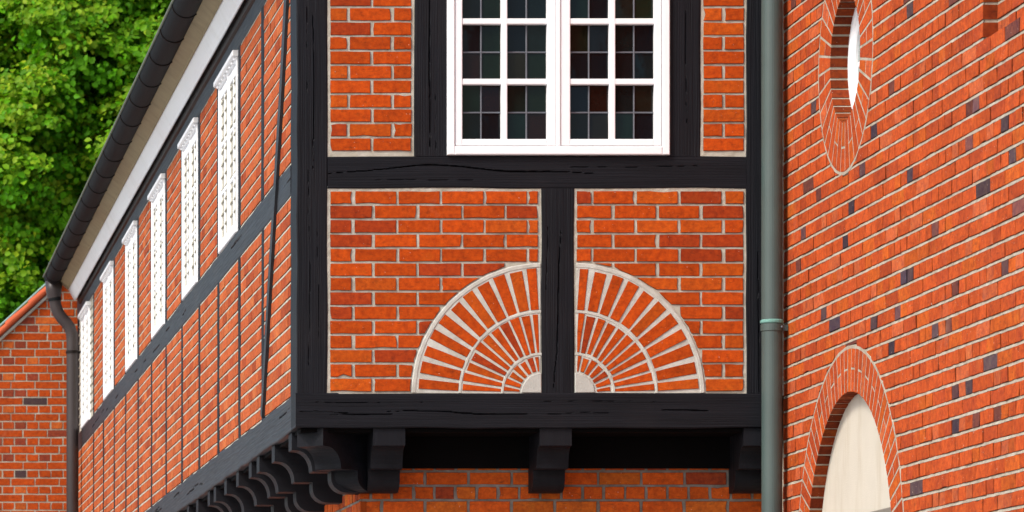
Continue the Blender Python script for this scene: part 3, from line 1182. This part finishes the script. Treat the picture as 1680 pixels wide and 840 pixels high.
for k in range(21):
    y = 0.1 + 0.8 * k
    if first is None:
        mb = MB()
        mb.tube([(GX + (GR + .003) * math.cos(math.pi + math.pi * i / 16), y, GZ + (GR + .003) * math.sin(math.pi + math.pi * i / 16)) for i in range(17)], 0.0034, 6)
        first = obj('gutter_bracket', mb, 'brown', GT, loc=(GX, y, GZ))
    else:
        dup(first, GT, (GX, y, GZ))
PYY = 16.30
mb = MB()
path = [(GX, PYY, 5.735), (GX, PYY, 5.66), (GX + .004, PYY, 5.612), (GX + .008, PYY, 5.58), (GX + .016, PYY, 5.53), (GX + .035, PYY, 5.475), (GX + .070, PYY, 5.425),
        (GX + .105, PYY, 5.388), (GX + .135, PYY, 5.345), (GX + .151, PYY, 5.295), (GX + .157, PYY, 5.24), (GX + .157, PYY, 4.6), (GX + .157, PYY, 0.0)]
mb.tube(path, [0.074, 0.066, 0.060] + [0.050] * 10, 18, True)
dp = obj('downpipe', mb, 'downpipe', GT, smooth=True)
for z in (5.14, 3.6, 2.0):
    mb = MB()
    mb.tube([(GX + .157, PYY, z - .012), (GX + .157, PYY, z + .012)], 0.056, 18)
    mb.box((GX + .157 + .03, PYY - .012, z - .01), (0.0, PYY + .012, z + .01))
    obj('pipe_clip', mb, 'brown', dp)
mb = MB()
mb.tube([(GX + .0065, PYY, 5.604), (GX + .009, PYY, 5.570)], 0.0555, 18)
obj('pipe_socket', mb, 'gutter', dp)

# ================================================================== grey-green drainpipe in the corner
DX, DY, DR = 2.208, -0.085, 0.0485
DPIPE = thing('drainpipe', 'grey-green metal drainpipe standing in the corner against the large brick wall', 'drainpipe', (DX, DY, 0))
mb = MB()
mb.tube([(DX, DY, 0.0), (DX, DY, fz(541))], DR * 0.985, 28)
obj('pipe', mb, 'pipe', DPIPE, smooth=False)
mb = MB()
mb.tube([(DX, DY, fz(541)), (DX, DY, 6.4)], DR, 28)
obj('pipe', mb, 'pipe', DPIPE)
mb = MB()
zc = fz(531)
mb.tube([(DX, DY, zc - 0.009), (DX, DY, zc - 0.005), (DX, DY, zc + .005), (DX, DY, zc + .009)], [DR + .001, DR + .0055, DR + .0055, DR + .001], 28)
obj('collar_bead', mb, 'verdigris', DPIPE, label='turquoise corroded bead around the pipe joint')
mb = MB()
mb.tube([(DX, DY, fz(547)), (DX, DY, fz(546)), (DX, DY, fz(536)), (DX, DY, fz(535))], [DR + .001, DR + .0035, DR + .0035, DR + .001], 28)
mb.box((DX + DR - .004, DY - .02, fz(546)), (XR - .001, DY - .008, fz(537)))
mb.box((DX - .012, DY + DR - .004, fz(545)), (DX + .012, 0.0, fz(538)))
obj('clamp', mb, 'pipe', DPIPE)
mb = MB()
mb.tube([(DX + DR * .75, DY - DR * .75, fz(540.5)), (DX + DR * .87, DY - DR * .87, fz(540.5))], 0.0055, 8)
obj('screw', mb, 'lead', DPIPE)

# ================================================================== large brick building on the right
RB = thing('brick_building', 'large red brick wall with round window and plastered arch niche at the right', 'building', (XR, -2, 0))
OC, ORO, ORI = (1.2235, 4.751), 0.505, 0.279          # oculus centre (u, z) and radii
AC, ARO, ARI = (1.275, 2.468), 1.0, 0.805             # arch
RU0, RU1, RV0, RD = 3.492, 4.75, 4.456, 0.057         # shallow recessed panel
U_END, V_END = 6.2, 8.2


def wall_n(u, v):
    return -0.0115 - (RD if (u > RU0 - 0.004 and u < RU1 and v > RV0 - 0.004) else 0)


def wall_keep(u, v):
    if math.hypot(u - OC[0], v - OC[1]) < ORO - 0.07:
        return False
    if v > AC[1] and math.hypot(u - AC[0], v - AC[1]) < ARO - 0.07:
        return False
    if v <= AC[1] and abs(u - AC[0]) < ARI + 0.05:
        return False
    return True


mb = MB()
# three sheets, so the recessed panel has crisp edges
merge(mb, sheet(RIGHT, -0.34, RU0 - 0.004, 0, V_END, -0.0115, 0.045, 0.001, 31, wall_keep))
merge(mb, sheet(RIGHT, RU0 - 0.004, RU1, 0, RV0 - 0.006, -0.0115, 0.06, 0.001, 32))
merge(mb, sheet(RIGHT, RU0 - 0.004, RU1, RV0 - 0.006, V_END, -0.0115 - RD, 0.06, 0.001, 33))
merge(mb, sheet(RIGHT, RU1, U_END, 0, V_END, -0.0115, 0.08, 0.001, 34))
mb.fbox(RIGHT, RU0 - 0.012, RU0 - 0.005, RV0 - .01, V_END, -0.09, -0.008)
mb.fbox(RIGHT, RU1 + 0.005, RU1 + 0.012, RV0 - .01, V_END, -0.09, -0.008)
mb.fbox(RIGHT, RU0 - 0.012, RU1 + 0.012, RV0 - 0.012, RV0 - 0.006, -0.09, -0.008)
rj = random.Random(61)
pr = 0.0686
z_line = 3.907


def joint_keep(u, v):
    if math.hypot(u - OC[0], v - OC[1]) < ORO or (v > AC[1] and math.hypot(u - AC[0], v - AC[1]) < ARO):
        return False
    return not (v <= AC[1] and abs(u - AC[0]) < ARO)


for k in range(int(math.floor(-z_line / pr)) + 1, int((V_END - z_line) / pr)):
    v = z_line + pr * k
    rec = v > RV0 - 0.01
    for ua, ub, d in (((0.0, RU0 - 0.003, 0), (RU0 - 0.003, RU1 + 0.003, RD), (RU1 + 0.003, U_END, 0)) if rec else ((0.0, U_END, 0),)):
        bed_joint(mb, RIGHT, ua, ub, v - 0.0064, v + 0.0064, -0.0012 - d, -0.0050 - d, -0.014 - d, rj, 0.045, joint_keep)
WR = obj('wall', mb, 'mortar_cream', RB)
mb = MB()
mb.fbox(RIGHT, -9.0, U_END, 0, V_END, -0.6, -0.2)
obj('wall_core', mb, 'mortar_cream', RB)

rr_ = random.Random(77)


def ring_lim(v, u0, u1):
    cm = (u0 + u1) / 2
    for (cu, cv), ro, half in ((OC, ORO + 0.006, False), (AC, ARO + 0.006, True)):
        d = v - cv
        if half and d < 0:
            w_ = ARI + 0.012 + (ARO - ARI - 0.006)
        elif abs(d) >= ro:
            continue
        else:
            w_ = math.sqrt(ro * ro - d * d)
        if cu - w_ >= u1 or cu + w_ <= u0:
            continue
        if u0 < cu < u1 and w_ < 0.12:
            return None if w_ > 0.02 else (u0, u1)
        if cm < cu:
            u1 = min(u1, cu - w_)
        else:
            u0 = max(u0, cu + w_)
    return (u0, u1)


pr = 0.0686
items = []
z_line = 3.907
k0 = int(math.floor((0 - z_line) / pr)) + 1
for k in range(k0, int((V_END - z_line) / pr)):
    v0 = z_line + pr * k + 0.0062
    v1 = v0 + pr - 0.0124
    segs = [(0.0, U_END, 0)]
    if v0 > RV0 - 0.01:
        segs = [(0.0, RU0, 0), (RU0 + 0.006, RU1 - 0.006, 1), (RU1, U_END, 0)]
    for a0, a1, rec in segs:
        if (k + 100) % 2 == 1:                        # stretchers
            iv = fill(a0, a1, 0.200, 0.0055, 0.1 if (k // 2) % 2 else 0.0, rr_, 0.003)
        else:
            iv = fill(a0, a1, 0.0972, 0.0055, 0.05, rr_, 0.003)
        for a, b in iv:
            q = clip_slices(a, b, v0, v1, ring_lim, 5, 0.005)
            if q:
                fo = rr_.uniform(-0.0015, 0.0012) - (RD if rec else 0)
                items.append((RIGHT, q, fo, (-0.085 if abs(b - RU0) < .02 or abs(a - RU1) < .02 else fo - 0.03)))
rest, n = bricks_out(WR, RIGHT, items, 'right', rr_, 0.0, -0.03, 0.0022, limit=300, jit=0.0016)
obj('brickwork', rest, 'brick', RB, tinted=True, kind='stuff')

# rings of voussoirs with their mortar
def ring(parent, C, ri, ro, a0, a1, n, split, depth, seed):
    rng = random.Random(seed)
    items = []
    for i in range(n):
        t0 = a0 + (a1 - a0) * i / n
        t1 = a0 + (a1 - a0) * (i + 1) / n
        cuts = [(ri, ro)] if i % 2 else [(ri, ri + (ro - ri) * split), (ri + (ro - ri) * split, ro)]
        for c0, c1 in cuts:
            q0, q1 = c0 + (0.0 if c0 == ri else 0.0045), c1 - (0.006 if c1 == ro else 0.0045)
            j = 0.0055
            ps = [(q0, t0 + j / q0), (q1, t0 + j / q1), (q1, t1 - j / q1), (q0, t1 - j / q0)]
            if q1 - q0 > 0.12:
                qm = (q0 + q1) / 2
                ps = [ps[0], (qm, t0 + j / qm), ps[1], ps[2], (qm, t1 - j / qm), ps[3]]
            pl = [(C[0] + r * math.cos(t), C[1] + r * math.sin(t)) for r, t in ps]
            items.append((RIGHT, pl, rng.uniform(.0004, .0009), -depth))
    r, n_ = bricks_out(parent, RIGHT, items, 'right', rng, 0, -depth, 0.0012, name='voussoir', jit=0.001, tilt=0.0002)
    mbm = MB()
    m = 72
    vs, fs = [], []
    for i in range(m + 1):
        t = a0 + (a1 - a0) * i / m
        cs, sn = math.cos(t), math.sin(t)
        for rr, nn in ((ri + .004, -depth), (ri + .004, -0.0006), (ro - .006, -0.0006), (ro + rng.uniform(-.001, .003), -0.0005), (ro + 0.007 + rng.uniform(-.001, .003), -0.0005), (ro + .014, -0.012)):
            vs.append(RIGHT(C[0] + rr * cs, C[1] + rr * sn, nn))
    for i in range(m):
        for j_ in range(5):
            fs.append((i * 6 + j_, i * 6 + j_ + 1, i * 6 + 7 + j_, i * 6 + 6 + j_))
    mbm.add(vs, fs)
    return r, mbm


NI = MB()
arch_rest, mbm = ring(WR, AC, ARI, ARO, 0.0, math.pi, 44, 0.52, 0.10, 3)
obj('ring_mortar', mbm, 'mortar_cream', RB)
merge(NI, arch_rest)
oc_rest, mbm = ring(WR, OC, ORI, ORO, 0.0, 2 * math.pi, 36, 0.50, 0.16, 4)
obj('ring_mortar', mbm, 'mortar_cream', RB)
merge(NI, oc_rest)
if NI.v:
    obj('voussoir_work', NI, 'brick', RB, tinted=True, kind='stuff')
# jambs below the arch
items = []
for sgn in (-1, 1):
    ua, ub = sorted((AC[0] + sgn * ARI, AC[0] + sgn * (ARO + 0.006)))
    k = 0
    v = AC[1] - 0.012
    while v - 0.058 > 0:
        items.append((RIGHT, rect10(ua, ub, v - 0.058, v), 0.0, -0.10))
        v -= pr
r, n = bricks_out(WR, RIGHT, items, 'right', rr_, 0, -0.1, 0.002, limit=0)
obj('jamb_brickwork', r, 'brick', RB, tinted=True, kind='stuff')
mb = MB()
for sgn in (-1, 1):
    ua, ub = sorted((AC[0] + sgn * (ARI + .006), AC[0] + sgn * (ARO + 0.01)))
    mb.fbox(RIGHT, ua, ub, 0, AC[1] - .001, -0.11, -0.0085)
obj('jamb_mortar', mb, 'mortar_cream', RB)
# plaster tympanum, lintel, door
ZL = 2.737
PD = 0.058
mb = MB()
rad = ARI + 0.03
a_ = math.asin((ZL - AC[1]) / rad)
pts = [(AC[0] + rad * math.cos(a_ + (math.pi - 2 * a_) * i / 40), AC[1] + rad * math.sin(a_ + (math.pi - 2 * a_) * i / 40)) for i in range(41)]
mb.prism([RIGHT(u, v, -PD - 0.1) for u, v in pts], RIGHT.N * 0.1)
obj('plaster_panel', mb, 'plaster', RB, label='pale plaster filling the arched niche')
mb = MB()
mb.bev(RIGHT, AC[0] - ARI - .02, AC[0] + ARI + .02, ZL - 0.16, ZL - 0.002, -0.16, -0.046, 0.005)
obj('lintel', mb, 'stone', RB)
mb = MB()
for i in range(10):
    wd = (2 * ARI) / 10
    mb.bev(RIGHT, AC[0] - ARI + wd * i + .002, AC[0] - ARI + wd * (i + 1) - .002, 0.0, ZL - 0.162, -0.16, -0.09, 0.004)
obj('door', mb, 'door', RB)
# round window: white ring frame with a thin glazing bar and pale pane
mb = MB()
n = 48
vs, fs = [], []
prof = [(ORI + .02, -0.15), (ORI + .02, -0.078), (ORI - .022, -0.078), (ORI - .030, -0.086), (ORI - .052, -0.090), (ORI - .058, -0.098), (ORI - .060, -0.15)]
for i in range(n):
    t = 2 * math.pi * i / n
    for rr, nn in prof:
        vs.append(RIGHT(OC[0] + rr * math.cos(t), OC[1] + rr * math.sin(t), nn))
m = len(prof)
for i in range(n):
    for j in range(m - 1):
        fs.append((i * m + j, i * m + j + 1, ((i + 1) % n) * m + j + 1, ((i + 1) % n) * m + j))
mb.add(vs, fs)
OW = obj('round_window', mb, 'white', RB, loc=RIGHT(OC[0], OC[1], -0.1), smooth=False)
mb = MB()
mb.prism([RIGHT(OC[0] + (ORI - .055) * math.cos(2 * math.pi * i / 40), OC[1] + (ORI - .055) * math.sin(2 * math.pi * i / 40), -0.116) for i in range(40)], RIGHT.N * 0.006)
obj('pane', mb, 'paleglass', OW)
mb = MB()
mb.bev(RIGHT, OC[0] - .012, OC[0] + .012, OC[1] - ORI + .09, OC[1] + ORI - .09, -0.125, -0.10, 0.003)
mb.bev(RIGHT, OC[0] - ORI + .09, OC[0] + ORI - .09, OC[1] - .012, OC[1] + .012, -0.125, -0.101, 0.003)
obj('glazing_bar', mb, 'white', OW)
# mortar fillet in the inner corner
mb = sheet(FRONT, XR - 0.022, XR + 0.002, Z_SB + 0.15, 6.4, 0.006, 0.012, 0.002, 51)
obj('corner_fillet', mb, 'mortar', RB)

# ================================================================== small brick house behind, far left
BHS = thing('brick_gable_house', 'red brick gable with orange roof tiles behind the gutter downpipe', 'house', (-1, YH, 0))
SL = 0.371 / 0.407                                     # roof slope


def verge(x):                                          # height of the tile centre line along the gable
    return 5.384 + (x + 0.659) * SL


AP = 1.4
mb = MB()
x0 = -3.2
top = lambda x: verge(x) - 0.062 if x <= AP else verge(2 * AP - x) - 0.062
mb.prism([HOUSE(x0, 0, -0.004), HOUSE(2 * AP - x0, 0, -0.004), HOUSE(2 * AP - x0, top(x0), -0.004), HOUSE(AP, top(AP), -0.004), HOUSE(x0, top(x0), -0.004)], (0, 6.0, 0))
HW = obj('gable_wall', mb, 'mortar_cream', BHS)
rh = random.Random(31)
items = []
ph = 0.0692
zl = CAM_H + (PPY - 797.5) * (CAM_D + YH) / (PXM * CAM_D)
kz = int(-zl / ph)


def gable_lim(v, u0, u1):
    ul = (v + 0.085 - 5.384) / SL - 0.659
    return (max(u0, ul), u1)


for k in range(kz, 40):
    v0 = zl + ph * k + 0.006
    v1 = v0 + ph - 0.011
    if v1 > 6.1:
        break
    iv = fill(-2.9, 0.35, 0.198, 0.0095, rh.choice([0.04, 0.07, 0.10]) if False else (0.045 if (k // 2) % 2 else 0.15), rh, 0.003) if k % 2 == 0 else fill(-2.9, 0.35, 0.0945, 0.0095, 0.02, rh, 0.002)
    for a, b in iv:
        q = clip_slices(a, b, v0, v1, gable_lim)
        if q:
            items.append(q)
r, n = bricks_out(HW, HOUSE, items, 'house', rh, 0.0, -0.03, 0.002, limit=300)
obj('brickwork', r, 'brick', BHS, tinted=True, kind='stuff')
mb = MB()
for s in (0, 1):
    xs = [x0 - 0.25, AP] if s == 0 else [AP + 0.001, 2 * AP - x0 + 0.25]
    vz = [verge(x) if s == 0 else verge(2 * AP - x) for x in xs]
    mb.prism([(xs[0], YH - 0.02, vz[0] - .045), (xs[1], YH - 0.02, vz[1] - .045), (xs[1], YH - 0.02, vz[1] + .006), (xs[0], YH - 0.02, vz[0] + .006)], (0, 6.1, 0))
RF = obj('roof', mb, 'tile', BHS)
dirv = Vector((1, 0, SL)).normalized()
nrm = Vector((-SL, 0, 1)).normalized()
first = None
for k in range(-7, 8):
    base = Vector((-0.40 + dirv.x * 0.268 * k, YH - 0.035, 0))
    base.z = verge(base.x)
    if base.x > AP - 0.3:
        break
    if first is None:
        mb = MB()
        mb.tube([base - nrm * 0.004, base + dirv * 0.02 + nrm * 0.0, base + dirv * 0.262 + nrm * -0.006, base + dirv * 0.285 + nrm * -0.006], [0.031, 0.030, 0.024, 0.023], 12)
        first = obj('verge_tile', mb, 'tile', RF, loc=base)
    else:
        dup(first, RF, base)
mb = MB()
p0 = Vector((-2.5, YH + 0.02, verge(-2.5))) + nrm * 0.036
p1 = Vector((AP - .1, YH + 0.02, verge(AP - .1))) + nrm * 0.036
mb.tube([p0, p1], 0.010, 8)
obj('flashing', mb, 'zinc', RF)
mb = MB()
q0, q1 = Vector((-2.5, YH - 0.012, verge(-2.5))) - nrm * 0.052, Vector((AP - .1, YH - 0.012, verge(AP - .1))) - nrm * 0.052
mb.tube([q0, q1], 0.014, 8)
obj('verge_mortar', mb, 'mortar', RF)

# ================================================================== tree behind
TB = Vector((1.6, 35.5, 0))
TR = thing('linden_tree', 'tall leafy green tree with yellowish leaves behind the roofs', 'tree', TB)
rt = np.random.default_rng(9)
CC = np.array([1.6, 35.5, 8.6])
RADI = np.array([5.6, 5.2, 5.6])
mb = MB()
tp = [TB, TB + Vector((0.05, 0, 1.5)), TB + Vector((-0.1, 0.1, 3.2)), TB + Vector((0.1, 0, 5.5)), TB + Vector((0, 0, 8.5)), TB + Vector((0.1, 0.1, 11.5))]
mb.tube(tp, [0.42, 0.32, 0.28, 0.24, 0.15, 0.05], 12)
obj('trunk', mb, 'bark', TR)
limbs = MB()
nb = 560
dirs = rt.normal(size=(nb, 3))
dirs[:, 1] -= 0.5                                     # fuller towards the light
dirs[150:] = dirs[150:] * np.array([0.40, 0.25, 0.48]) + np.array([-0.05, -1.0, 0.05])
dirs /= np.linalg.norm(dirs, axis=1)[:, None]
rad = rt.uniform(0.70, 1.0, nb)
rad[:60] *= 0.75
rad[470:] *= 0.72
lump = 1 + 0.06 * np.sin(dirs[:, 0] * 19 + 1) * np.sin(dirs[:, 2] * 9 + 2) + rt.uniform(-0.04, 0.04, nb)
cen = CC + dirs * RADI * (rad * lump)[:, None]
for i in range(0, 150, 4):
    e = Vector(cen[i])
    s_ = TB + Vector((0, 0, max(3.0, min(10.5, e.z * 0.72))))
    mid = s_.lerp(e, 0.5) + Vector((0, 0, 0.35))
    limbs.tube([s_, s_.lerp(mid, 0.6), mid, mid.lerp(e, .6), e], [0.085, 0.07, 0.05, 0.03, 0.010], 6, False)
obj('limbs', limbs, 'bark', TR)
V, T, Q = [], [], []
for i in range(nb):                                   # one bough: a leafy lump made of several sprays
    R0 = rt.uniform(0.32, 0.62)
    out = dirs[i] * np.array([1, 1, 0.3])
    out = out / (np.linalg.norm(out) + 1e-6)
    ns = int(10 + 26 * R0)
    sd = rt.normal(size=(ns, 3)) + out * 0.5 + np.array([0, 0, 0.35])
    sd /= np.linalg.norm(sd, axis=1)[:, None]
    sc_ = cen[i] + sd * R0 * rt.uniform(0.55, 1.05, (ns, 1)) * np.array([1, 1, 0.8])
    yb = rt.uniform(0.30, 0.95)
    for j in range(ns):
        nl = int(rt.uniform(26, 46))
        p = rt.normal(size=(nl, 3)) * np.array([0.105, 0.105, 0.05])
        al = p @ sd[j]
        p[:, 2] -= 0.5 * np.maximum(al, 0) + 0.02 * rt.random()
        c = sc_[j] + p
        nr = rt.normal(size=(nl, 3)) * 0.42 + np.array([0, 0, 0.40]) + sd[j] * 0.5 + out * 0.55
        nr /= np.linalg.norm(nr, axis=1)[:, None]
        ax = np.cross(nr, rt.normal(size=(nl, 3)))
        ax /= np.linalg.norm(ax, axis=1)[:, None]
        bx = np.cross(nr, ax)
        ln = rt.uniform(0.048, 0.100, nl)[:, None]
        wd = ln * rt.uniform(0.65, 0.9, nl)[:, None]
        fold = ln * 0.12
        six = np.stack([c - ax * ln * .5, c - ax * ln * .18 + bx * wd * .5 + nr * fold, c + ax * ln * .22 + bx * wd * .40 + nr * fold, c + ax * ln * .55 - nr * fold * .6,
                        c + ax * ln * .22 - bx * wd * .40 + nr * fold, c - ax * ln * .18 - bx * wd * .5 + nr * fold], axis=1)
        V.append(six.reshape(-1, 3))
        tip = max(0.0, sd[j, 2] * 0.8 + float(sd[j] @ out) * 0.45)       # yellower towards the top and outer side of each bough
        base = np.array([0.085, 0.285, 0.004]) * rt.uniform(0.65, 1.3, nl)[:, None] * rt.uniform(0.85, 1.15)
        yel = np.array([0.54, 0.62, 0.035]) * rt.uniform(0.7, 1.15, nl)[:, None]
        yw = np.clip(tip * yb * rt.uniform(0.0, 1.25, nl), 0, 1)[:, None]
        T.append(np.repeat(base * (1 - yw) + yel * yw, 6, axis=0))
V = np.concatenate(V) - np.array(TB)
T = np.concatenate(T)
nleaf = len(V) // 6
idx = (np.arange(nleaf) * 6)[:, None, None] + np.array([[0, 1, 2, 3], [0, 3, 4, 5]])[None]
idx = idx.reshape(-1)
me = bpy.data.meshes.new('crown')
me.vertices.add(len(V))
me.vertices.foreach_set('co', V.astype(np.float32).ravel())
me.loops.add(len(idx))
me.loops.foreach_set('vertex_index', idx.astype(np.int32))
me.polygons.add(nleaf * 2)
me.polygons.foreach_set('loop_start', (np.arange(nleaf * 2) * 4).astype(np.int32))
me.update(calc_edges=True)
at = me.color_attributes.new('tint', 'FLOAT_COLOR', 'POINT')
c4 = np.ones((len(V), 4), dtype=np.float32)
c4[:, :3] = T
at.data.foreach_set('color', c4.ravel())
me.materials.append(M['leaf'])
crown = bpy.data.objects.new('crown', me)
crown['kind'] = 'stuff'
link(crown, TR, TB)
